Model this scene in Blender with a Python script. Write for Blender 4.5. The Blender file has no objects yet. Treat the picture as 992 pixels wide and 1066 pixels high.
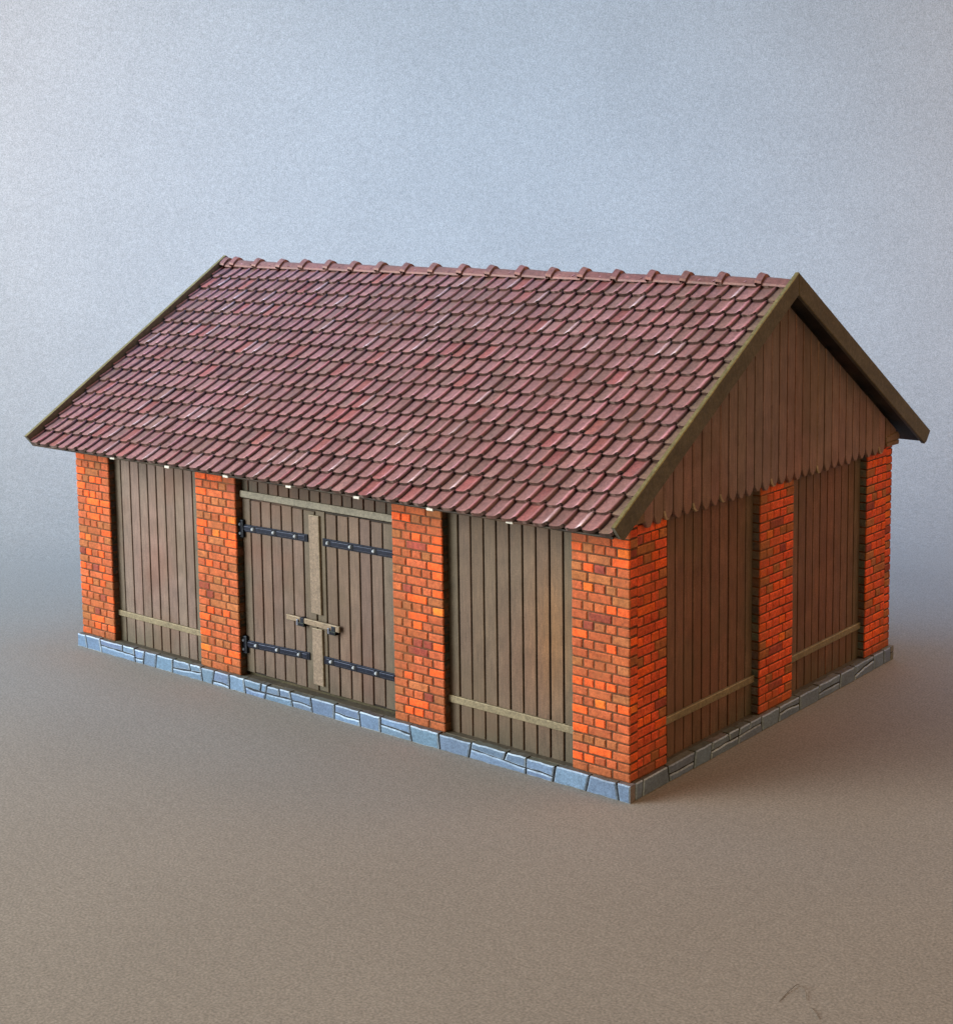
import bpy, math, random
from mathutils import Vector, Matrix
random.seed(7)
S = 0.001                       # geometry below is written in millimetres
sc = bpy.context.scene
C = sc.collection

# ------------------------------------------------------------------ materials
def nt(name):
    m = bpy.data.materials.new(name); m.use_nodes = True
    t = m.node_tree; b = t.nodes['Principled BSDF']
    return m, t, b

def mmcoords(t):
    tc = t.nodes.new('ShaderNodeTexCoord'); mp = t.nodes.new('ShaderNodeMapping')
    mp.inputs['Scale'].default_value = (1000, 1000, 1000)
    t.links.new(tc.outputs['Object'], mp.inputs['Vector'])
    return mp

def noise(t, vec, scale, detail=3.0, rough=0.55):
    n = t.nodes.new('ShaderNodeTexNoise')
    n.inputs['Scale'].default_value = scale; n.inputs['Detail'].default_value = detail
    n.inputs['Roughness'].default_value = rough
    t.links.new(vec, n.inputs['Vector'])
    return n

def maprange(t, sock, a, b, c, d):
    n = t.nodes.new('ShaderNodeMapRange')
    for i, v in enumerate((a, b, c, d)): n.inputs[i + 1].default_value = v
    t.links.new(sock, n.inputs[0]); return n.outputs[0]

def mul(t, a, b):
    n = t.nodes.new('ShaderNodeMath'); n.operation = 'MULTIPLY'
    t.links.new(a, n.inputs[0]); t.links.new(b, n.inputs[1]); return n.outputs[0]

def mixc(t, fac, a, b, mode='MIX'):
    n = t.nodes.new('ShaderNodeMix'); n.data_type = 'RGBA'; n.blend_type = mode
    if isinstance(fac, float): n.inputs[0].default_value = fac
    else: t.links.new(fac, n.inputs[0])
    for i, v in ((6, a), (7, b)):
        if isinstance(v, tuple): n.inputs[i].default_value = (*v, 1)
        else: t.links.new(v, n.inputs[i])
    return n.outputs[2]

def painted(name, rough, spec=0.5, fine=(2.2, .25), blotch=None, stretch=None, bump=0.0, dry=None, speck=.19):
    """hand painted plastic: colour of each piece from its 'tint', broken up by brush noise"""
    m, t, b = nt(name)
    at = t.nodes.new('ShaderNodeAttribute'); at.attribute_name = 'tint'
    mp = mmcoords(t)
    vec = mp.outputs[0]
    if stretch:
        m2 = t.nodes.new('ShaderNodeMapping'); m2.inputs['Scale'].default_value = stretch
        t.links.new(vec, m2.inputs['Vector']); fv = m2.outputs[0]
    else: fv = vec
    n1 = noise(t, fv, fine[0], 4)
    k = maprange(t, n1.outputs[0], .3, .7, 1 - fine[1], 1 + fine[1])
    n3 = noise(t, vec, .16, 2)
    k = mul(t, k, maprange(t, n3.outputs[0], .3, .7, .88, 1.12))
    n4 = noise(t, vec, 3.4, 1)
    k = mul(t, k, maprange(t, n4.outputs[0], .3, .7, 1 - speck, 1 + speck))
    comb = t.nodes.new('ShaderNodeCombineColor')
    for i in range(3): t.links.new(k, comb.inputs[i])
    col = mixc(t, 1.0, at.outputs['Color'], comb.outputs[0], 'MULTIPLY')
    if blotch:
        for (bc, sca, lo, hi, amt) in blotch:
            nb = noise(t, vec, sca, 3)
            f = maprange(t, nb.outputs[0], lo, hi, 0, amt)
            col = mixc(t, f, col, bc)
    if dry:
        nd = noise(t, fv, dry[1], 5, .7)
        f = maprange(t, nd.outputs[0], dry[2], dry[2] + .12, 0, dry[3])
        col = mixc(t, f, col, dry[0])
    t.links.new(col, b.inputs['Base Color'])
    r = maprange(t, n1.outputs[0], .3, .7, rough - .07, rough + .07)
    t.links.new(r, b.inputs['Roughness'])
    b.inputs['Specular IOR Level'].default_value = spec
    if bump:
        bp = t.nodes.new('ShaderNodeBump'); bp.inputs['Strength'].default_value = bump
        bp.inputs['Distance'].default_value = 0.0002
        t.links.new(n1.outputs[0], bp.inputs['Height']); t.links.new(bp.outputs[0], b.inputs['Normal'])
    return m

M_BRICK = painted('painted_brick', .66, .18, (1.1, .30), bump=.5, blotch=[((.26, .098, .036), .075, .48, .70, .55), ((.30, .10, .04), .55, .52, .75, .5)])
M_WOOD = painted('painted_wood', .62, .25, (1.6, .22), stretch=(1, 1, .12), bump=.3,
                 blotch=[((.115, .085, .05), .055, .5, .72, .45), ((.15, .07, .045), .045, .55, .75, .5)])
M_RAIL = painted('painted_rail', .6, .3, (1.2, .25), bump=.35, dry=((.30, .25, .16), 1.1, .6, .35))
M_RAIL2 = painted('painted_verge', .6, .3, (1.0, .25), bump=.35, dry=((.17, .135, .06), .6, .64, .4))
M_RAIL3 = painted('bare_plastic', .5, .4, (1.5, .1))
M_TILE = painted('painted_roof_tile', .47, .38, (.9, .24), bump=.3, blotch=[((.20, .105, .085), .05, .5, .75, .5)])
M_STONE = painted('painted_stone', .6, .3, (1.0, .2), bump=.4, stretch=(1, 1, 1.6))
M_IRON = painted('painted_iron', .5, .14, (1.2, .3), bump=.3)

def paper():
    m, t, b = nt('grey_card')
    mp = mmcoords(t); v = mp.outputs[0]
    a = noise(t, v, 1.9, 2, .6); c = noise(t, v, .42, 3); d = noise(t, v, .02, 2)
    k = mul(t, maprange(t, a.outputs[0], .3, .7, .72, 1.28), maprange(t, c.outputs[0], .3, .7, .94, 1.06))
    k = mul(t, k, maprange(t, d.outputs[0], .3, .7, .97, 1.03))
    comb = t.nodes.new('ShaderNodeCombineColor')
    for i in range(3): t.links.new(k, comb.inputs[i])
    col = mixc(t, 1.0, PAPER, comb.outputs[0], 'MULTIPLY')
    # a few stray fibres pressed into the card, pale and dark
    for (cc, sca, th) in (((.62, .60, .58), .021, .009), ((.05, .04, .03), .017, .008)):
        vo = t.nodes.new('ShaderNodeTexVoronoi'); vo.inputs['Scale'].default_value = sca
        t.links.new(v, vo.inputs['Vector'])
        col = mixc(t, maprange(t, vo.outputs['Distance'], th * .55, th, .75, 0), col, cc)
    t.links.new(col, b.inputs['Base Color'])
    b.inputs['Roughness'].default_value = .75
    b.inputs['Specular IOR Level'].default_value = .25
    bp = t.nodes.new('ShaderNodeBump'); bp.inputs['Strength'].default_value = .12
    bp.inputs['Distance'].default_value = .0002
    t.links.new(a.outputs[0], bp.inputs['Height']); t.links.new(bp.outputs[0], b.inputs['Normal'])
    return m
PAPER = (.304, .275, .236)
M_PAPER = paper()

# ------------------------------------------------------------------ mesh builder
class MB:
    def __init__(s): s.v = []; s.f = []; s.c = []; s.sm = []
    def add(s, vs, fs, cs, smooth=False):
        o = len(s.v); s.v += [tuple(x) for x in vs]
        for i, f in enumerate(fs):
            s.f.append(tuple(o + k for k in f))
            c = cs[i] if isinstance(cs, list) else cs
            s.c.append(c); s.sm.append(smooth)
    def build(s, name, mat, parent=None):
        me = bpy.data.meshes.new(name)
        me.from_pydata([(x * S, y * S, z * S) for x, y, z in s.v], [], s.f)
        at = me.color_attributes.new('tint', 'FLOAT_COLOR', 'CORNER')
        buf = []
        for p, c in zip(me.polygons, s.c):
            p.use_smooth = False
            if isinstance(c[0], tuple):
                for q in c: buf += [*q, 1]
            else:
                for _ in range(p.loop_total): buf += [*c, 1]
        at.data.foreach_set('color', buf)
        me.polygons.foreach_set('use_smooth', s.sm)
        me.materials.append(mat); me.update()
        o = bpy.data.objects.new(name, me); C.objects.link(o)
        if parent: o.parent = parent
        return o

class Frame:
    """a wall side: u along it, v up, n outwards"""
    def __init__(s, o, U, V, N): s.o = Vector(o); s.U = Vector(U); s.V = Vector(V); s.N = Vector(N)
    def P(s, u, v, n): return s.o + s.U * u + s.V * v + s.N * n

L, W, HP = 200.0, 134.77, 4.0
FRONT = Frame((-L, 0, 0), (1, 0, 0), (0, 0, 1), (0, -1, 0))
RIGHT = Frame((0, 0, 0), (0, 1, 0), (0, 0, 1), (1, 0, 0))
BACK = Frame((0, W, 0), (-1, 0, 0), (0, 0, 1), (0, 1, 0))
LEFT = Frame((-L, W, 0), (0, -1, 0), (0, 0, 1), (-1, 0, 0))

def jit(c, a=.12):
    k = 1 + random.uniform(-a, a)
    return tuple(max(0, x * k * (1 + random.uniform(-a, a) * .35)) for x in c)

def cbox(mb, F, u0, u1, v0, v1, n0, n1, c, col, edge=None, j=0.0):
    """block with chamfered outer edges"""
    r = lambda: random.uniform(-j, j)
    uv = [(u0 + r(), v0 + r()), (u1 + r(), v0 + r()), (u1 + r(), v1 + r()), (u0 + r(), v1 + r())]
    prism(mb, F, uv, n0, n1, c, col, edge)

def prism(mb, F, uv, n0, n1, c, col, edge=None, back=True, sidecol=None):
    n = len(uv)
    # inset outline by c (mitred)
    ins = []
    for i in range(n):
        p0, p1, p2 = Vector(uv[i - 1]), Vector(uv[i]), Vector(uv[(i + 1) % n])
        a = (p1 - p0).normalized() if (p1 - p0).length > 1e-9 else Vector((1, 0))
        b = (p2 - p1).normalized() if (p2 - p1).length > 1e-9 else Vector((1, 0))
        na, nb = Vector((-a.y, a.x)), Vector((-b.y, b.x))
        m = na + nb
        d = max(.35, m.dot(na))
        q = p1 + m * (c / d)
        ins.append((q.x, q.y))
    vs = [F.P(u, v, n0) for u, v in uv] + [F.P(u, v, n1 - c) for u, v in uv] + [F.P(u, v, n1) for u, v in ins]
    fs, cs = [], []
    e = edge or col
    for i in range(n):
        k = (i + 1) % n
        fs.append((i, k, n + k, n + i)); cs.append(sidecol or col)
        fs.append((n + i, n + k, 2 * n + k, 2 * n + i)); cs.append(e)
    fs.append(tuple(range(2 * n, 3 * n))); cs.append(col)
    if back: fs.append(tuple(range(n - 1, -1, -1))); cs.append(col)
    mb.add(vs, fs, cs)

def obox(mb, F, u0, u1, v0, v1, n0, n1, col): cbox(mb, F, u0, u1, v0, v1, n0, n1, .02, col)

def dome(mb, F, u, v, n, r, h, col, seg=10):
    vs = []
    for k, (rr, hh) in enumerate(((1, 0), (.92, .5), (.6, .9))):
        for i in range(seg):
            a = 2 * math.pi * i / seg
            vs.append(F.P(u + r * rr * math.cos(a), v + r * rr * math.sin(a), n + h * hh))
    vs.append(F.P(u, v, n + h))
    fs = []
    for k in range(2):
        for i in range(seg):
            j = (i + 1) % seg
            fs.append((k * seg + i, k * seg + j, (k + 1) * seg + j, (k + 1) * seg + i))
    for i in range(seg): fs.append((2 * seg + i, 2 * seg + (i + 1) % seg, 3 * seg))
    mb.add(vs, fs, col, True)

def empty(name):
    o = bpy.data.objects.new(name, None); C.objects.link(o); o.empty_display_size = .02
    return o

# ------------------------------------------------------------------ the model building
root = empty('model_shed')
root['label'] = 'hand painted model shed with orange brick pillars, brown board walls and maroon tiled roof'
root['category'] = 'model building'

# --- brickwork
MORTAR = (.105, .044, .020)
SOOT = (.050, .044, .036)
def brick_col(warm):
    r = random.random()
    if r < .17: return jit((.84, .118, .022), .12)
    if r < .19: return jit((.86, .18, .024), .10)
    if r < .225: return jit((.30, .060, .040), .2)
    if r < .40: return jit((.40, .135, .048), .12)
    if warm: return jit((.70, .100, .034), .16)
    return jit((.48, .112, .040), .16)

JT = .40
def courses(mb, F, u0, u1, z0, z1, n, ch, pats, warm=False, colf=None, extend=(0, 0), first=0, proud=.26, jut=0):
    """courses of separate bricks on a face, n is the outer plane"""
    k = 0; z = z0
    while z < z1 - .2:
        zt = min(z + ch, z1)
        pat = pats[(k + first) % 2]
        tot = sum(pat); u = u0
        for i, w in enumerate(pat):
            ub = u + w / tot * (u1 - u0)
            a = u + (JT / 2 if i else -extend[0]); b = ub - (JT / 2 if i < len(pat) - 1 else -extend[1])
            col = colf() if colf else brick_col(warm)
            if k == 0 and not colf: col = tuple(x * .55 + y * .45 for x, y in zip(col, (.20, .085, .035)))
            hi = tuple(min(1, x * 1.25 + .01) for x in col)
            cbox(mb, F, a, b, z + JT / 2, zt - JT / 2, n - proud - .3, n + random.uniform(-.06, .06) + (jut * (k % 2)), .20, col, hi, .06)
            u = ub
        z = zt; k += 1

A5 = (1, 1, 1.04, 1, 1.1); B3 = (1.35, 2.0, 1.45)
A4 = (.75, 1, 1, 1); B2 = (1.75, 1.2)
CHF, CHG = 2.2136, 2.32
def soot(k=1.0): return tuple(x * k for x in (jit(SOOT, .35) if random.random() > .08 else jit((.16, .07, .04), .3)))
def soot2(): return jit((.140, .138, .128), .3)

def front_pillar(F, u0, u1, left_end, right_end, nf=-1.47, ztop=69.5):
    """pillar of the long side; the ends of the long wall show on the gables"""
    mb = MB(); D = 3.3
    deep = 3.5
    n_in = nf - (deep if (left_end or right_end) else 2.9)
    obox(mb, F, u0 + .22, u1 - .22, HP - .3, ztop, n_in, nf - .24, MORTAR)
    courses(mb, F, u0, u1, HP, ztop, nf, CHF, (B3, A5))
    if right_end:   # the wall end facing the gable side
        G = Frame(F.P(u1, 0, 0), -F.N, F.V, F.U)
        courses(mb, G, -nf + .30, -nf + deep, HP, ztop, 0, CHF, ((1,), (1,)), True, jut=-.12)
    else:
        G = Frame(F.P(u1, 0, 0), -F.N, F.V, F.U)
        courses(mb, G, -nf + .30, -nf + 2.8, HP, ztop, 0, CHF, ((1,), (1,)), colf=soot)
    G = Frame(F.P(u0, 0, 0), F.N, F.V, -F.U)
    if left_end: courses(mb, G, nf - deep, nf - .30, HP, ztop, 0, CHF, ((1,), (1,)), True, jut=-.12)
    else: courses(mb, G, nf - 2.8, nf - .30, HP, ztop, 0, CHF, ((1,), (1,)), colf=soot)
    return mb.build('brick_pillar', M_BRICK, root)

def gable_pillar(F, u0, u1, pats, nf=-1.14, ztop=64.0, l_soot=True, r_soot=True):
    mb = MB()
    obox(mb, F, u0 + (.22 if l_soot else .02), u1 - (.22 if r_soot else .02), HP - .3, ztop, nf - 2.6, nf - .24, MORTAR)
    courses(mb, F, u0, u1, HP, ztop, nf, CHG, pats, True, proud=.2)
    if l_soot:
        G = Frame(F.P(u0, 0, 0), F.N, F.V, -F.U)
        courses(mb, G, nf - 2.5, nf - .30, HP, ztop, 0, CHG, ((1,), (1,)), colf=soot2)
    if r_soot:
        G = Frame(F.P(u1, 0, 0), -F.N, F.V, F.U)
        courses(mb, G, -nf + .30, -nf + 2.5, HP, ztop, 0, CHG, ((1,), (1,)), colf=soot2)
    return mb.build('brick_pillar', M_BRICK, root)

FP = [(1.14, 16.4), (55.0, 71.1), (128.4, 144.7), (183.2, 198.86)]
for i, (a, b) in enumerate(FP):
    front_pillar(FRONT, a, b, i == 0, i == 3)
for i, (a, b) in enumerate([(1.14, 16.8), (55.3, 71.6), (128.9, 145.0), (183.6, 198.86)]):
    front_pillar(BACK, a, b, i == 0, i == 3, ztop=65.5)
for F in (RIGHT, LEFT):
    gable_pillar(F, 5.03, 16.67, (B2, A4), l_soot=False)
    gable_pillar(F, 59.26, 76.0, (B3, A5))
    gable_pillar(F, 118.0, W - 5.03, ((1.2, 1.75), (1, 1, 1, .75)), r_soot=False)

# --- boarded walls
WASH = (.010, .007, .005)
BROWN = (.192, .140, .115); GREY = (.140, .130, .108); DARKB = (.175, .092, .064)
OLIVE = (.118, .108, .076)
def mixt(a, b, k): return tuple(x + (y - x) * max(0, min(1, k)) for x, y in zip(a, b))
def plank(mb, F, a, b, z0, z1, n0, n1, c, col, tone, seg=9):
    """board with chamfered edges; its face is toned along the length"""
    r = len(mb.f)
    cbox(mb, F, a, b, z0, z1, n0, n1, c, col, tuple(min(1, x * 1.32) for x in col))
    k = len(mb.f) - 2                        # replace the face by a toned strip
    del mb.f[k], mb.c[k], mb.sm[k]
    vs, fs, cs = [], [], []
    for i in range(seg + 1):
        z = z0 + c + (z1 - z0 - 2 * c) * i / seg
        vs += [F.P(a + c, z, n1), F.P(b - c, z, n1)]
    t = [(tone(a, z0 + (z1 - z0) * i / seg, col), tone(b, z0 + (z1 - z0) * i / seg, col)) for i in range(seg + 1)]
    for i in range(seg):
        q = 2 * i; fs.append((q, q + 1, q + 3, q + 2)); cs.append((t[i][0], t[i][1], t[i + 1][1], t[i + 1][0]))
    mb.add(vs, fs, cs)

def boards(mb, F, bounds, z0, z1, n, base, thick=.9, ends=True, topj=0, botj=0, gap=.24, patches=()):
    m = len(bounds) - 1
    obox(mb, F, bounds[0], bounds[-1], z0, z1, n - 2.2, n - .42, WASH)
    U0, U1 = bounds[0], bounds[-1]
    w1, w2 = random.uniform(0, 9), random.uniform(0, 9)
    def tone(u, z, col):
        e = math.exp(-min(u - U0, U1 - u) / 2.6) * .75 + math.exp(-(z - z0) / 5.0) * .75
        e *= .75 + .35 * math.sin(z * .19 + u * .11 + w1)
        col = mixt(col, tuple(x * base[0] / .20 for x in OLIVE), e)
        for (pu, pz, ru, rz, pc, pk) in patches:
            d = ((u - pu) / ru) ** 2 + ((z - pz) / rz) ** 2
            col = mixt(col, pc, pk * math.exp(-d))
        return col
    for i in range(m):
        a, b = bounds[i], bounds[i + 1]
        c = jit(base, .09)
        if ends and i in (0, m - 1): c = jit(mixt(base, OLIVE, .45), .08)
        g = gap
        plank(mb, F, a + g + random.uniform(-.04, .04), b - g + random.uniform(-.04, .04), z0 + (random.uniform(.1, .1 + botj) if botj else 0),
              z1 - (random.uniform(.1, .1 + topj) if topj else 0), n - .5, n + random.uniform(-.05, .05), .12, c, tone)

def rail(F, u0, u1, z0, z1, n, parent, name='rail', col=(.205, .172, .108)):
    mb = MB(); d = random.uniform(-.12, .12)
    lo = tuple(x * 1.0 for x in col)
    prism(mb, F, [(u0, z0 + d), (u1, z0 - d), (u1, z1 - d), (u0, z1 + d)], n - .1, n + .7, .16, lo, tuple(x * 1.55 for x in col))
    return mb.build(name, M_RAIL, parent)

def board_wall(F, bounds, n, base, zr, z1=69.0, patches=()):
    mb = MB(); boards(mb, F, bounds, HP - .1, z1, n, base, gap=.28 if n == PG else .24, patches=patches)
    o = mb.build('board_wall', M_WOOD, root)
    rail(F, bounds[0] + .25, bounds[-1] - .25, zr[0], zr[1], n, o)
    return o
PF, PG = -3.8, -3.3
b1 = [16.0, 19.3, 23.5, 27.5, 31.4, 35.2, 39.1, 43.2, 47.2, 50.9, 55.2]
ROSY = (.235, .140, .118); OCHRE = (.255, .125, .045); RUST = (.20, .082, .048)
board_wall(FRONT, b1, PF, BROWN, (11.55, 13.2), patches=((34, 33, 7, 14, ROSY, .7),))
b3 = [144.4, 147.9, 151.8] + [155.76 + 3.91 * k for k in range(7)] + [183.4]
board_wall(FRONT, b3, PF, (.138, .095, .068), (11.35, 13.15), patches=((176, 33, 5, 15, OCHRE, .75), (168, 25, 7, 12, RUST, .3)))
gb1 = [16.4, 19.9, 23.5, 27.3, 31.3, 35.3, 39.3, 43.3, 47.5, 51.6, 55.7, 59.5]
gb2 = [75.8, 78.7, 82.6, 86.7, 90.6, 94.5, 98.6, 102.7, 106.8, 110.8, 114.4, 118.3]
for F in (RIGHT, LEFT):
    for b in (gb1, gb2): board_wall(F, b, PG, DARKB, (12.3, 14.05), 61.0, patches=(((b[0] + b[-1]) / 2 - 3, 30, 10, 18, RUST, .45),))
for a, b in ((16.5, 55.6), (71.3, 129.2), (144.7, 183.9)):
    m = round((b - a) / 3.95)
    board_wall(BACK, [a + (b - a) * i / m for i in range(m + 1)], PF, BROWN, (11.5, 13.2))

# --- double door, lintel, transom
Z0, Z1 = 4.75, 53.3
dl = [71.2, 74.7, 78.7, 82.6, 86.6, 90.7, 94.8, 99.2]
dr = [99.2, 103.0, 107.1, 111.2, 115.1, 119.0, 123.1, 128.6]
mb = MB(); boards(mb, FRONT, dl, Z0, Z1, PF, (.150, .106, .084), topj=.5, botj=.5); doorL = mb.build('door', M_WOOD, root)
mb = MB(); boards(mb, FRONT, dr, Z0, Z1, PF, (.146, .100, .079), topj=.5, botj=.5); doorR = mb.build('door', M_WOOD, root)
mb = MB(); obox(mb, FRONT, 71.0, 128.6, HP - .05, HP + .55, PF - 1.2, PF - .9, (.05, .045, .022)); mb.build('door_sill', M_WOOD, root)
mb = MB(); tb = [71.0, 74.0, 77.7, 81.8, 85.6, 89.7, 93.4, 97.3, 101.2, 105.3, 109.2, 112.7, 116.7, 120.6, 124.5, 128.7]
boards(mb, FRONT, tb, 54.2, 69.0, PF - .1, (.105, .062, .045), ends=False); mb.build('transom_panel', M_WOOD, root)
rail(FRONT, 71.3, 128.5, 53.7, 55.5, PF + .1, root, 'lintel', (.20, .185, .145))

IRON = (.006, .008, .016); RIV = (.42, .47, .52)
def hinge(door, u0, u1, z0, z1, zm, rivets, pintle=None):
    mb = MB(); t = .42
    h = 1.0
    prism(mb, FRONT, [(u0, z0 - h), (u1, z1 - h), (u1, z1 + h), (u0, z0 + h)], PF - .05, PF + t, .14, IRON, (.035, .045, .07))
    # raised plates between the bolts
    f = lambda u: z0 + (z1 - z0) * (u - u0) / (u1 - u0)
    cuts = sorted([u0] + list(rivets) + [u1])
    for a, b in zip(cuts[:-1], cuts[1:]):
        if b - a > 2.6:
            a2, b2 = a + .9, b - .9
            prism(mb, FRONT, [(a2, f(a2) - .55), (b2, f(b2) - .55), (b2, f(b2) + .6), (a2, f(a2) + .6)], PF + t - .1, PF + t + .2, .12, (.010, .014, .028), (.11, .13, .19))
    for r in rivets:
        dome(mb, FRONT, r - .25, f(r), PF + t, .5, .5, RIV)
        cbox(mb, FRONT, r + .25, r + 1.0, f(r) - .7, f(r) + .7, PF + t - .05, PF + t + .22, .1, (.010, .012, .018))
    if pintle is not None:
        cbox(mb, FRONT, pintle - .8, pintle + .9, f(u0) - 2.5, f(u0) + 2.3, PF - .05, PF + 1.1, .25, IRON, (.07, .085, .11))
        dome(mb, FRONT, pintle - .05, f(u0) + 1.1, PF + 1.1, .45, .3, (.16, .2, .25)); dome(mb, FRONT, pintle - .05, f(u0) - 1.4, PF + 1.1, .45, .3, (.16, .2, .25))
    return mb.build('hinge', M_IRON, door)
hinge(doorL, 71.4, 96.7, 45.1, 45.55, 0, (76.1, 84.2, 92.4), 71.5)
hinge(doorL, 71.4, 96.4, 12.75, 13.7, 0, (76.0, 84.3, 92.7), 71.5)
hinge(doorR, 102.2, 127.8, 45.3, 45.55, 0, (104.4, 112.5, 120.7))
hinge(doorR, 101.7, 127.4, 13.75, 13.75, 0, (104.6, 112.8, 120.7))
def strip(u0, u1, z0, z1, lean):
    mb = MB(); c = (.215, .165, .122)
    prism(mb, FRONT, [(u0 + lean, z0 + .1), (u1 + lean, z0 - .15), (u1 + .1, z0 + (z1 - z0) * .4), (u1, z1), (u0, z1)], PF - .05, PF + .62, .12, c, (.40, .35, .25))
    return mb.build('cover_strip', M_RAIL, doorL)
strip(97.4, 101.1, 25.8, 52.0, .15)
strip(97.7, 101.4, 6.6, 21.8, .1)
mb = MB()
prism(mb, FRONT, [(88.6, 22.8), (108.2, 22.35), (108.2, 23.95), (88.6, 24.1)], PF + .55, PF + 1.2, .15, (.235, .18, .125), (.42, .35, .25))
mb.build('latch_bar', M_RAIL, doorL)
for d, u, z in ((doorL, 94.2, 22.9), (doorR, 105.7, 22.5)):
    mb = MB()
    cbox(mb, FRONT, u - 1.3, u + 1.3, z - 1.1, z - .15, PF - .05, PF + 1.5, .12, IRON, (.08, .1, .08))
    cbox(mb, FRONT, u - .2, u + 1.2, z - .2, z + 1.2, PF - .05, PF + 1.4, .12, (.016, .02, .03), (.05, .06, .08))
    cbox(mb, FRONT, u - 1.3, u - .7, z - .9, z + .6, PF + 1.2, PF + 1.7, .12, (.10, .12, .17), (.35, .4, .5))
    mb.build('latch_bracket', M_IRON, d)

# --- plinth of rough stones
STONE = (.130, .205, .325); SEDGE = (.50, .64, .80)
def mixt(a, b, k): return tuple(x + (y - x) * max(0, min(1, k)) for x, y in zip(a, b))
def stone_col(): return jit(STONE, .15)
def stone(mb, F, uv, depth=2.3, n1=0.0, kk=None):
    kk = kk or ((.35, 1.0) if F is FRONT else (.2, .65))
    # loosen the outline so no stone is a perfect rectangle
    out = []
    m = len(uv)
    for i in range(m):
        a, b = uv[i], uv[(i + 1) % m]
        out.append((a[0] + random.uniform(-.07, .07), max(0, a[1] + random.uniform(-.06, .06))))
        d = math.dist(a, b)
        if d > 3.0:
            k = int(d // 2.2)
            for q in range(1, k + 1):
                t = q / (k + 1)
                out.append((a[0] + (b[0] - a[0]) * t + random.uniform(-.04, .04), a[1] + (b[1] - a[1]) * t + random.uniform(-.10, .10)))
    c = stone_col() if F is FRONT else mixt(stone_col(), (.215, .22, .23), .22); k = random.uniform(*kk)
    e = tuple(x * (1 - k) + y * k for x, y in zip(c, SEDGE))
    prism(mb, F, out, n1 - depth, n1 + random.uniform(-.10, .08), .27, c, e, sidecol=tuple(x * .8 for x in jit((.19, .19, .17), .2)))

def plinth_side(mb, F, spec):
    g = .25
    sl = [0.0] + [random.uniform(-.55, .55) for _ in spec[1:]] + [0.0]     # slant of each joint
    for i, st in enumerate(spec):
        u0, u1 = st[0], st[1]; a, b = sl[i], sl[i + 1]
        up = HP + random.uniform(-.22, .06)
        A = lambda z: u0 + g - a + 2 * a * z / HP
        B = lambda z: u1 - g - b + 2 * b * z / HP
        if len(st) == 2: stone(mb, F, [(A(0), 0), (B(0), 0), (B(up), up), (A(up), up)])
        else:
            t0, t1 = st[4], st[5]     # split stone: heights of the joint at both ends
            tm_ = (t0 + t1) / 2 + random.uniform(-.35, .35); um_ = (u0 + u1) / 2 + random.uniform(-1, 1)
            h = g * .75
            stone(mb, F, [(A(0), 0), (B(0), 0), (B(t1), t1 - h), (um_, tm_ - h), (A(t0), t0 - h)])
            if len(st) > 6:           # upper course broken by its own joint
                um = st[6]; tm = t0 + (t1 - t0) * (um - u0) / (u1 - u0); q = random.uniform(-.5, .5)
                stone(mb, F, [(A(t0), t0 + h), (um - g - q, tm + h), (um - g + q, up), (A(up), up)])
                stone(mb, F, [(um + g - q, tm + h), (B(t1), t1 + h), (B(HP), HP), (um + g + q, HP)])
            else:
                stone(mb, F, [(A(t0), t0 + h), (um_, tm_ + h), (B(t1), t1 + h), (B(up), up), (A(up), up)])
mb = MB()
fr = [(0, 4.5), (4.5, 11.4), (11.4, 27.2, 0, 0, 2.2, 1.9, 21.6), (27.2, 31.3, 0, 0, 1.3, 1.5), (31.3, 36.8), (36.8, 44.2),
      (44.2, 56.6, 0, 0, 1.5, 2.3, 51.6), (56.6, 61.5), (61.5, 68.0, 0, 0, 1.0, .8), (68.0, 74.2), (74.2, 82.6, 0, 0, 1.9, 1.7, 80.6),
      (82.6, 92.4, 0, 0, 1.8, 2.0, 87.8), (92.4, 99.9, 0, 0, 1.7, 1.5), (99.9, 108.3), (108.3, 117.3, 0, 0, 1.9, 1.6), (117.3, 124.5), (124.5, 134.7, 0, 0, 2.2, 1.7),
      (134.7, 144.1), (144.1, 153.9), (153.9, 170.8, 0, 0, 2.4, 1.5, 164.6), (170.8, 178.9, 0, 0, 1.5, 1.3), (178.9, 188.3), (188.3, 196.5), (196.5, 200.05)]
plinth_side(mb, FRONT, fr)
gr = [(2.35, 5.4), (5.4, 16.2), (16.2, 27.1, 0, 0, 1.9, 1.8), (27.1, 34.7), (34.7, 47.5, 0, 0, 1.9, 2.1, 43.0), (47.5, 58.8, 0, 0, 2.0, 2.3, 52.7), (58.8, 67.6), (67.6, 78.3, 0, 0, 2.2, 2.0),
      (78.3, 89.0), (89.0, 101.0, 0, 0, 1.7, 1.9), (101.0, 109.9), (109.9, 121.8, 0, 0, 1.3, 2.9), (121.8, 128.2), (128.2, W - 2.35)]
plinth_side(mb, RIGHT, gr)
for F, length in ((BACK, L), (LEFT, W)):
    u = 0.0 if F is BACK else 2.35
    end = length if F is BACK else length - 2.35; sp = []
    while u < end - 12:
        w = random.uniform(5, 11)
        sp.append((u, u + w) if random.random() < .5 else (u, u + w, 0, 0, random.uniform(1.4, 2.4), random.uniform(1.4, 2.4))); u += w
    sp.append((u, end)); plinth_side(mb, F, sp)
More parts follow.
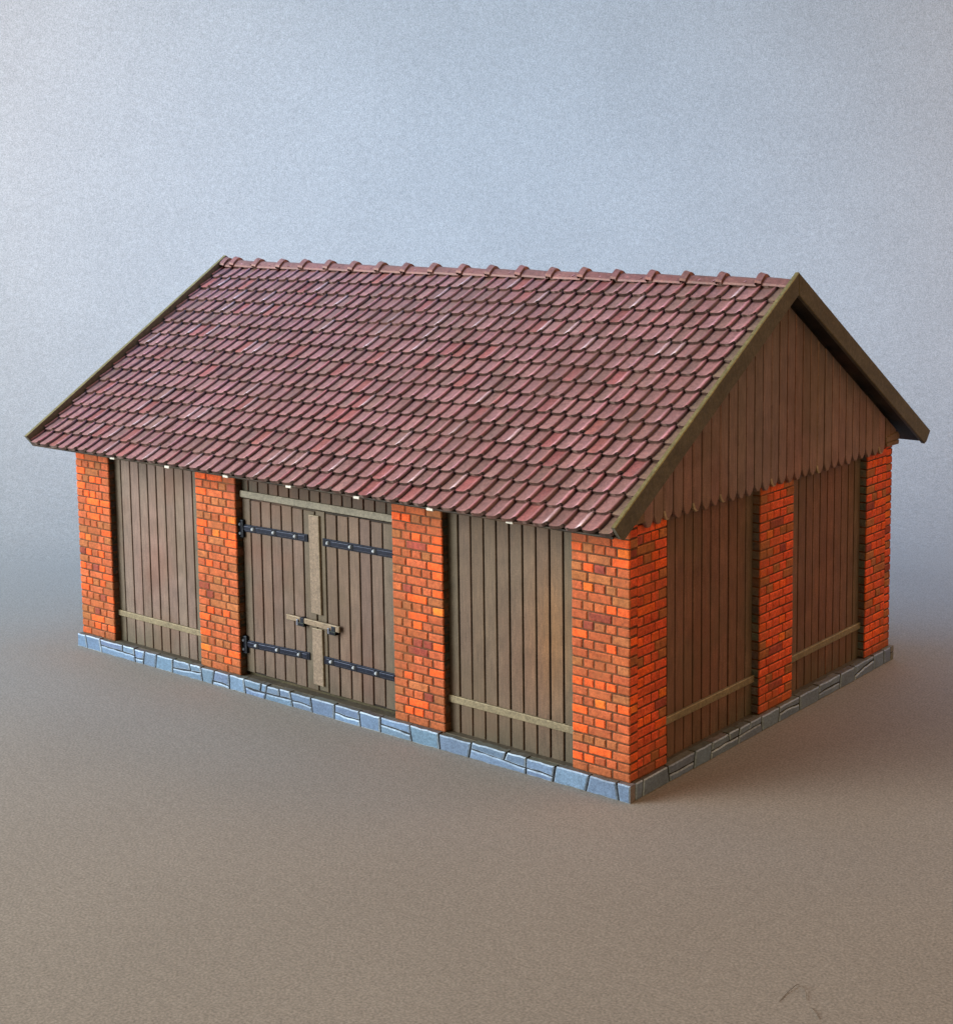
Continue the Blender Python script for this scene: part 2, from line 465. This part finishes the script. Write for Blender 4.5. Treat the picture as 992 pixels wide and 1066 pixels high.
# mortar bed and grimy ledge
for F, a, b in ((FRONT, .3, L - .3), (BACK, .3, L - .3), (RIGHT, 2.2, W - 2.2), (LEFT, 2.2, W - 2.2)):
    obox(mb, F, a, b, .02, HP - .45, -2.0, -.42, (.020, .026, .036))
    obox(mb, F, a + 1.5, b - 1.5, .05, HP - .03, -6.5, -1.9, (.10, .085, .06))
mb.build('plinth', M_STONE, root)

# --- gables with pointed boards
E_Y, ZE, TAN = -11.8, 65.14, 0.62360
COS = 1 / math.sqrt(1 + TAN * TAN); SIN = TAN * COS
def roofz(y, h):      # height of the plane lying h off the verge tops, either slope
    yy = y if y <= W / 2 else W - y
    return ZE + TAN * (yy - E_Y) + h / COS
PALE = {2, 5, 8, 14, 20, 29}
def gable(F):
    mb = MB(); n = 0.0
    cen = [7.66 + 4.02 * k for k in range(30)]
    b = [5.65] + [c + 2.01 for c in cen]
    HS = -5.65
    # dark backing behind the boards
    bk = [(5.1, 63.5), (W - 5.1, 63.5), (W - 5.1, roofz(5.1, HS)), (W / 2, roofz(W / 2, HS)), (5.1, roofz(5.1, HS))]
    prism(mb, F, [(u, v if v < 64 else v + 1.3) for u, v in bk], n - 2.5, n - .5, .02, WASH)
    for i, c in enumerate(cen):
        a0, a1 = b[i] + .23 + random.uniform(-.04, .04), b[i + 1] - .23 + random.uniform(-.04, .04)
        w = a1 - a0; zb = 61.35 + random.uniform(-.25, .25)
        col = jit((.225, .140, .120), .12)
        sh = random.uniform(-.08, .08)
        uv = [(a0, zb + 2.2), (a0 + w * .13, zb + .95), (a0 + w * (.36 + sh), zb), (a0 + w * (.62 + sh), zb), (a1 - w * .13, zb + .95), (a1, zb + 2.2), (a1, roofz(a1, HS))]
        if a0 < W / 2 < a1: uv.append((W / 2, roofz(W / 2, HS)))
        uv.append((a0, roofz(a0, HS)))
        o = len(mb.f)
        cy = c + math.sin(i * 1.7) * 1.5
        col = mixt(col, (.205, .155, .150), max(0, 1 - abs(c - 62) / 34) * .55)
        col = mixt(col, (.225, .108, .085), .55 * math.exp(-((cy - 76) / 9) ** 2) + .4 * math.exp(-((cy - 30) / 12) ** 2))
        prism(mb, F, uv, n - .9, n + random.uniform(-.05, .05), .30 if i in PALE else .15, col, tuple(x * 1.25 for x in col))
        grey = mixt(jit((.150, .118, .108), .1), col, .15)
        mb.c[o + 2 * len(uv)] = tuple(col if v < 70 else mixt(col, grey, (v - 74) / 14) for u, v in uv)
        if i in PALE:       # paint rubbed off the point
            for q in range(1, 6):
                mb.c[o + 2 * q - 1] = (.55, .42, .28)
                mb.c[o + 2 * q - 2] = (.30, .22, .14)
        elif random.random() < .5:
            for q in (2, 3, 4): mb.c[o + 2 * q - 1] = (.20, .125, .08)
    # short end boards over the wall plates
    for a0, a1 in ((W - 8.1, W - 5.4), (W - 5.2, W - 1.6), (2.4, 5.5)):
        prism(mb, F, [(a0, 65.3), (a1, 65.3), (a1, roofz(a1, HS)), (a0, roofz(a0, HS))], n - .9, n - .05, .12, jit((.20, .12, .08), .05))
    return mb.build('gable_boarding', M_WOOD, root)
for F in (RIGHT, LEFT):
    gable(F)
    for a, b in ((.6, 8.2), (W - 8.2, W + .2)):
        mb = MB(); c = (.20, .125, .08)
        if a > 50:
            prism(mb, F, [(a, 63.9), (b, 63.9), (b, 65.2), (b - 1.2, 66.2), (a, 65.4)], -4, .22, .15, c, (.21, .15, .09))
            prism(mb, F, [(a + .7, 62.6), (b - .3, 62.5), (b - .1, 63.75), (a + .5, 63.7)], -4, .12, .15, c, (.21, .15, .09))
        else:
            prism(mb, F, [(a, 62.6), (b, 62.6), (b, 65.3), (a, 65.0)], -4, -.15, .15, c, (.21, .15, .09))
        mb.build('wall_plate', M_WOOD, root)

# --- roof
XR, XL = 4.25, -205.0
FS = Frame((0, E_Y, ZE), (1, 0, 0), (0, COS, SIN), (0, -SIN, COS))                 # front slope: u = x, v = up the slope
BS = Frame((0, W - E_Y, ZE), (-1, 0, 0), (0, -COS, SIN), (0, SIN, COS))            # back slope: u = -x
SL = (W / 2 - E_Y) / COS
mb = MB()
for F, a, b in ((FS, XL + 1.2, XR - .8), (BS, -(XR - .8), -(XL + 1.2))):
    k = (b - a); vs = []
    for u in (a, b):
        for v, h in ((.4, -3.0), (.4, -3.25), (3.0, -4.7), (SL - 4.7 * TAN - .02, -4.7), (SL - 3.0 * TAN - .02, -3.0)): vs.append(F.P(u, v, h))
    mb.add(vs, [(0, 1, 2, 3, 4), (9, 8, 7, 6, 5)] + [(i, i + 5, (i + 1) % 5 + 5, (i + 1) % 5) for i in range(5)], (.014, .011, .009))
roof = mb.build('roof', M_WOOD, root)

TB = (.325, .152, .136)
def slope(F, ulo, uhi, phase):
    """separate pantiles: flat pan rising to a roll on the right hand edge"""
    mb = MB(); P, R = 4.395, 6.012
    prof = [(0, .0), (.045, -.02), (.09, .0), (.35, .0), (.56, .05), (.68, .18), (.76, .40), (.83, .58), (.885, .62), (.93, .52), (.965, .22), (1.0, .0)]
    HB = -2.55
    rows = 15
    for r in range(rows + 1):
        s0 = -.34 + R * r
        s1 = min(s0 + R + .25, SL + .6)
        if r == rows: s1 = min(SL - .6, s0 + 2.4)
        k0 = math.floor((ulo - phase) / P); k1 = math.ceil((uhi - phase) / P)
        for k in range(k0, k1):
            uA = phase + k * P
            base = jit(TB, .10)
            q = random.random()
            if q < .08: base = jit((.34, .110, .092), .12)
            elif q < .33: base = jit((.265, .135, .112), .10)
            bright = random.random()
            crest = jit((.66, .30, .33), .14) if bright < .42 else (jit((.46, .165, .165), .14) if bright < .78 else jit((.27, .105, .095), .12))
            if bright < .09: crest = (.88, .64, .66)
            if F is FS and uA + P > uhi - .5: base = jit((.24, .145, .095), .1)
            dh = random.uniform(-.08, .08); ds = random.uniform(-.14, .14); tl = random.uniform(-.05, .05)
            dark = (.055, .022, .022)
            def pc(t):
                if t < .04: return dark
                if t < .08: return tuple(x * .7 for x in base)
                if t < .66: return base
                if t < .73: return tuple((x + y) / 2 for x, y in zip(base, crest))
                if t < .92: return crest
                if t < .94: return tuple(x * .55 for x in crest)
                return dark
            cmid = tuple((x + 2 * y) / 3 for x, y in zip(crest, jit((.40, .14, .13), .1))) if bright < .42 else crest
            def pm(t): return cmid if .73 <= t < .92 else pc(t)
            pts = []
            for t, h in prof:
                u = uA + t * P
                pts.append((min(max(u, ulo), uhi), h, t))
            top, lipt, lipb, cs = [], [], [], []
            n = len(pts); vs = []
            rise = .84
            for (u, h, t) in pts:
                bow = -.12 * math.sin(math.pi * min(1, t / .6)) if t < .6 else .85 * ((t - .6) / .4) ** 1.3
                H = HB + h + dh + tl * (t - .5) * 2
                rb = rise * (1 - max(0, bow) / R)
                vs.append(F.P(u, s0 + ds + bow, H + rb))
                vs.append(F.P(u, s0 + ds + bow + .2, H + rb + .03))
                vs.append(F.P(u, min(s0 + R * .5, s1 - .2), H + rise * .5))
                vs.append(F.P(u, min(s0 + R - .42, s1 - .1), H + .14))
                vs.append(F.P(u, s1, H + .04))
            fs = []; cc = []
            for i in range(n - 1):
                if pts[i + 1][0] - pts[i][0] < 1e-6: continue
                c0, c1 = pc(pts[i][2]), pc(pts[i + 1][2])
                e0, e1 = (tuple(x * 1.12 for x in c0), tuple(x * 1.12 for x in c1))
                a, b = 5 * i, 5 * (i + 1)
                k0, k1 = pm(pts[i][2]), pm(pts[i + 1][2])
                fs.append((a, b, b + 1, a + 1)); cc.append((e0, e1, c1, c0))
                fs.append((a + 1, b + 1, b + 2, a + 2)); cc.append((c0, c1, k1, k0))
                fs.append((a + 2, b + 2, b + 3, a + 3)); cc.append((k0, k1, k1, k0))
                w0, w1 = tuple(x * .42 for x in k0), tuple(x * .42 for x in k1)  # shade under the course above, painted in as a darker strip
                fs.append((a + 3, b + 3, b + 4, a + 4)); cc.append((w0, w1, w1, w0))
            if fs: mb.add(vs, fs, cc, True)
            # lip (lower edge of the tile)
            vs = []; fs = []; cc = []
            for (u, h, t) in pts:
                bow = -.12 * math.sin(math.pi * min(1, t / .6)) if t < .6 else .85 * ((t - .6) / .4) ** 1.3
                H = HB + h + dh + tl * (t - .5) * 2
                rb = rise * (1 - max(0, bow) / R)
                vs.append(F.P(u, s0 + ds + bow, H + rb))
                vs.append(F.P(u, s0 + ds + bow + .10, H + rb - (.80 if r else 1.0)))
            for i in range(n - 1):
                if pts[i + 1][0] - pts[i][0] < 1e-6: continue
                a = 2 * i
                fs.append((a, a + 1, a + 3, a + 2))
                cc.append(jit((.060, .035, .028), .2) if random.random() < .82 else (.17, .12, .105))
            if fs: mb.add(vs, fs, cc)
            if r == 0:     # underside of the eaves course
                vs = []
                for (u, h, t) in pts:
                    H = HB + h + dh + rise
                    vs.append(F.P(u, s0 + ds + .1, H - .9)); vs.append(F.P(u, s0 + 1.6, -3.02))
                fs = [(2 * i, 2 * i + 1, 2 * i + 3, 2 * i + 2) for i in range(n - 1) if pts[i + 1][0] - pts[i][0] > 1e-6]
                if fs: mb.add(vs, fs, (.03, .02, .018))
    return mb.build('tile_slope', M_TILE, roof)
slope(FS, XL + 2.05, XR - 1.15, -.42)
slope(BS, -(XR - 1.15), -(XL + 2.05), .6)

# eaves board under the lowest course
for F, a, b in ((FS, XL + 1.6, XR - 1.6), (BS, -(XR - 1.6), -(XL + 1.6))):
    mb = MB(); cbox(mb, F, a, b, -.1, 1.2, -3.4, -2.95, .12, (.030, .024, .018)); mb.build('eaves_board', M_WOOD, roof)

# ridge caps
mb = MB()
def ridge_cap(x0, x1):
    base = jit((.25, .105, .085), .12); tip = jit((.27, .115, .090), .15)
    zc = roofz(W / 2, 0) - 3.75
    ring = [(0, 3.1, 1.75), (1.7, 2.9, 1.45), (1.8, 2.5, .85), (10.9, 2.35, .62)]
    prof = [(-1.02, -.78), (-.95, -.30), (-.62, .30), (-.30, .82), (0, 1.0), (.30, .82), (.62, .30), (.95, -.30), (1.02, -.78)]
    tilt = random.uniform(-.12, .12); lift = random.uniform(-.12, .15); kx = random.uniform(-.25, .25)
    n = len(prof); vs = []
    rows = [(-.15, 2.6, .9)] + [(d, w, z) for d, w, z in ring]
    for (d, w, z) in rows:
        for (py, pz) in prof:
            x = x0 + kx + d if d < 5 else x1 + .2
            vs.append((x, W / 2 + py * w + tilt * (d < 3), zc + z * .95 + lift * (d < 3) + pz * 1.15 * (w / 2.6) + .35))
    fs = []; cs = []
    for r in range(len(rows) - 1):
        for i in range(n - 1):
            a = r * n + i
            fs.append((a, a + n, a + n + 1, a + 1))
            cs.append([(.05, .025, .02), tip, (.10, .045, .035), base][r] if i not in (3, 4) else [(.09, .05, .04), tuple(x * 1.15 for x in tip), tip, base][r])
    fs.append(tuple(range(n))); cs.append((.05, .03, .025))
    mb.add(vs, fs, cs)
RX = [-199.0 + 10.686 * k for k in range(19)]
ridge_cap(-203.4, RX[0])
for i, x in enumerate(RX): ridge_cap(x, x + 10.686 if i < 18 else 2.4)
mb.build('ridge', M_TILE, roof)

# verge boards on the four slopes
def barge(F, u0, u1, outer):
    mb = MB()
    d = 4.75
    # angled foot, mitred at the apex
    uv = [(.25 * 0, 0), (1.9, -d), (SL - d * TAN, -d), (SL, 0)]
    # polygon in (v, n); extruded along u
    G = Frame(F.P(u0 if outer < 0 else u1, 0, 0), F.V, F.N, F.U * outer)
    t = u1 - u0
    col = (.100, .090, .068); ed = (.125, .10, .05)
    pts = uv if outer > 0 else [(a, b) for a, b in uv][::-1]
    if outer > 0:
        G = Frame(F.P(u1, 0, 0), F.V, F.N, F.U)
        pts = [(0, 0), (.6, -d * .8), (1.4, -d), (SL - d * TAN, -d), (SL, 0)]
    else:
        G = Frame(F.P(u0, 0, 0), -F.V, F.N, -F.U)
        pts = [(0, 0), (-SL, 0), (-(SL - d * TAN), -d), (-1.4, -d), (-.6, -d * .8)]
    prism(mb, G, pts, -t, 0, .18, col, ed)
    # paint worn to a lighter olive on the upper edge
    o = len(mb.f) - 2 - 2 * len(pts)
    for i in range(len(pts)):
        a, b = pts[i], pts[(i + 1) % len(pts)]
        if abs(a[1]) < .01 and abs(b[1]) < .01:
            mb.c[o + 2 * i] = (.19, .155, .060); mb.c[o + 2 * i + 1] = (.27, .225, .085)
    return mb.build('barge_board', M_RAIL2, roof)
for F, f in ((FS, 1), (BS, -1)):
    barge(F, *((XR - 1.05, XR) if f > 0 else (-XR, -XR + 1.05)), f)
    barge(F, *((XL, XL + 1.3) if f > 0 else (-XL - 1.3, -XL)), -f)

# bare plastic ends of the rafters under the eaves
for y, sgn in ((E_Y + 1.5, 1), (W - E_Y - 1.5, -1)):
    for k in range(7):
        x = -165.9 + 23.45 * k
        F = FRONT if sgn > 0 else BACK
        mb = MB(); u = x + L if sgn > 0 else -x
        n = -y if sgn > 0 else y - W
        cbox(mb, F, u - 1.0, u + 1.0, 62.0, 62.7, n - 2.5, n, .1, (.62, .60, .54))
        mb.build('rafter_end', M_RAIL3, roof)

# ------------------------------------------------------------------ the setting: a sheet of card swept up behind
CAM = Vector((189.279, -280.295, 137.848)); YAW, PITCH, ROLL = .692192, -.120773, -.013271
fd = Vector((-math.sin(YAW), math.cos(YAW), 0)); rd = Vector((math.cos(YAW), math.sin(YAW), 0))
START, RAD, TOP = 235.0, 230.0, 620.0
prof = [(-520 + (START + 520) * i / 14, 0) for i in range(15)]
for i in range(1, 25):
    a = math.pi / 2 * i / 24; prof.append((START + RAD * math.sin(a), RAD * (1 - math.cos(a))))
for i in range(1, 8): prof.append((START + RAD, RAD + (TOP - RAD) * i / 7))
mb = MB(); vs = []; fs = []
cols = 17
for (d, z) in prof:
    for j in range(cols):
        w = -560 + 1120 * j / (cols - 1)
        p = fd * d + rd * w; vs.append((p.x, p.y, z))
for i in range(len(prof) - 1):
    for j in range(cols - 1):
        a = i * cols + j; fs.append((a, a + 1, a + cols + 1, a + cols))
mb.add(vs, fs, (.5, .5, .5), True)
ground = mb.build('ground', M_PAPER)
ground['kind'] = 'structure'; ground['label'] = 'plain grey brown card sheet swept up behind the model as its backdrop'
sol = ground.modifiers.new('thickness', 'SOLIDIFY'); sol.thickness = .0006; sol.offset = -1

# loose hair lying on the card
def hair(name, pts, label):
    mb = MB(); r = .055; seg = 6; vs = []; fs = []
    dense = []
    for i in range(len(pts) - 1):
        p0 = Vector(pts[max(i - 1, 0)]); p1 = Vector(pts[i]); p2 = Vector(pts[i + 1]); p3 = Vector(pts[min(i + 2, len(pts) - 1)])
        for q in range(6):
            t = q / 6
            dense.append(.5 * ((2 * p1) + (p2 - p0) * t + (2 * p0 - 5 * p1 + 4 * p2 - p3) * t * t + (3 * p1 - p0 - 3 * p2 + p3) * t ** 3))
    dense.append(Vector(pts[-1]))
    for i, p in enumerate(dense):
        a = dense[max(i - 1, 0)]; b = dense[min(i + 1, len(dense) - 1)]
        tn = (b - a).normalized(); sd = Vector((-tn.y, tn.x, 0)).normalized(); up = Vector((0, 0, 1))
        rr = r * (1 - .6 * abs(2 * i / (len(dense) - 1) - 1) ** 4)
        for k in range(seg):
            an = 2 * math.pi * k / seg
            vs.append(p + sd * rr * math.cos(an) + up * rr * math.sin(an))
    for i in range(len(dense) - 1):
        for k in range(seg):
            fs.append((i * seg + k, i * seg + (k + 1) % seg, (i + 1) * seg + (k + 1) % seg, (i + 1) * seg + k))
    fs += [tuple(range(seg))[::-1], tuple((len(dense) - 1) * seg + k for k in range(seg))]
    mb.add(vs, fs, (.15, .118, .085), True)
    o = mb.build(name, M_RAIL3); o['label'] = label; o['category'] = 'hair'
    return o

hair('loose_hair', [(67.25, -55.2, .08), (66.94, -52.6, .08), (66.91, -50.2, .2), (67.18, -48.3, .3), (68.85, -49.1, .3), (70.2, -51.2, .2), (70.74, -51.9, .15)],
     'short dark hair bent into a hook, the left of two on the card')
hair('loose_hair', [(72.4, -53.5, .08), (73.8, -54.75, .2), (75.1, -56.0, .08)],
     'shorter nearly straight dark hair beside the hooked hair')

# ------------------------------------------------------------------ light: a cool window to the left, plus added fill lamps for the backdrop and the warm side
w = bpy.data.worlds.new('World'); sc.world = w; w.use_nodes = True
w.node_tree.nodes['Background'].inputs[0].default_value = (1.0, .55, .34, 1)
w.node_tree.nodes['Background'].inputs[1].default_value = .14

def area(name, loc, tgt, sx, sy, power, col, spread=180):
    l = bpy.data.lights.new(name, 'AREA'); l.shape = 'RECTANGLE'; l.size = sx; l.size_y = sy
    l.energy = power; l.color = col; l.spread = math.radians(spread)
    o = bpy.data.objects.new(name, l); C.objects.link(o)
    o.location = Vector(loc); d = Vector(tgt) - Vector(loc)
    o.rotation_euler = d.to_track_quat('-Z', 'Y').to_euler(); return o
def at(d, r, z): p = (fd * d + rd * r) * S; return (p.x, p.y, z * S)
area('window_light', at(-250, -850, 250), at(-60, -40, 40), .5, .6, 8.0, (1.0, .99, .90))
area('window_light', at(-60, -900, 300), at(-60, -160, 0), .5, .6, 7.4, (.90, .97, 1.0))
area('backdrop_fill', at(190, -430, 580), at(465, -150, 280), .4, .3, 1.05, (.10, .46, 1.0), 120)  # added bluish lamps, no known source, to brighten the backdrop
area('backdrop_fill', at(180, 0, 600), at(465, 20, 170), .5, .3, 1.95, (.12, .48, 1.0), 100)
area('backdrop_fill', at(350, -470, 520), at(465, -330, 380), .2, .2, .8, (.85, .80, 1.0), 90)
area('warm_fill', at(170, 430, 560), at(440, 250, 40), .3, .3, .6, (1.0, .72, .48), 110)  # added warm lamp, lifts the right of the backdrop
area('warm_fill', at(-900, 100, 350), at(-60, 0, 0), .6, .4, .6, (1.0, .85, .3))  # added warm fills from front and right, not known room lamps
area('warm_fill', at(-100, 800, 500), at(-60, 60, 0), .5, .5, 1.4, (1.0, .50, .26))
area('warm_fill', at(-500, 650, 450), at(-60, 60, 0), .5, .5, .95, (1.0, .60, .26))

# ------------------------------------------------------------------ camera
cam = bpy.data.cameras.new('camera'); co = bpy.data.objects.new('camera', cam); C.objects.link(co)
fw = Vector((-math.sin(YAW) * math.cos(PITCH), math.cos(YAW) * math.cos(PITCH), math.sin(PITCH)))
rt = rd.copy(); up = rt.cross(fw)
r2 = math.cos(ROLL) * rt + math.sin(ROLL) * up; u2 = -math.sin(ROLL) * rt + math.cos(ROLL) * up
M = Matrix((r2, u2, -fw)).transposed().to_4x4(); M.translation = CAM * S
co.matrix_world = M
cam.sensor_fit = 'HORIZONTAL'; cam.sensor_width = 36
cam.lens = 36 * 1648.98 / 992
cam.shift_x = 2.10 / 992; cam.shift_y = -145.64 / 992
cam.clip_start = .01; cam.clip_end = 20
sc.camera = co
sc.view_settings.view_transform = 'Standard'; sc.view_settings.look = 'None'
sc.view_settings.exposure = 0; sc.view_settings.gamma = 1
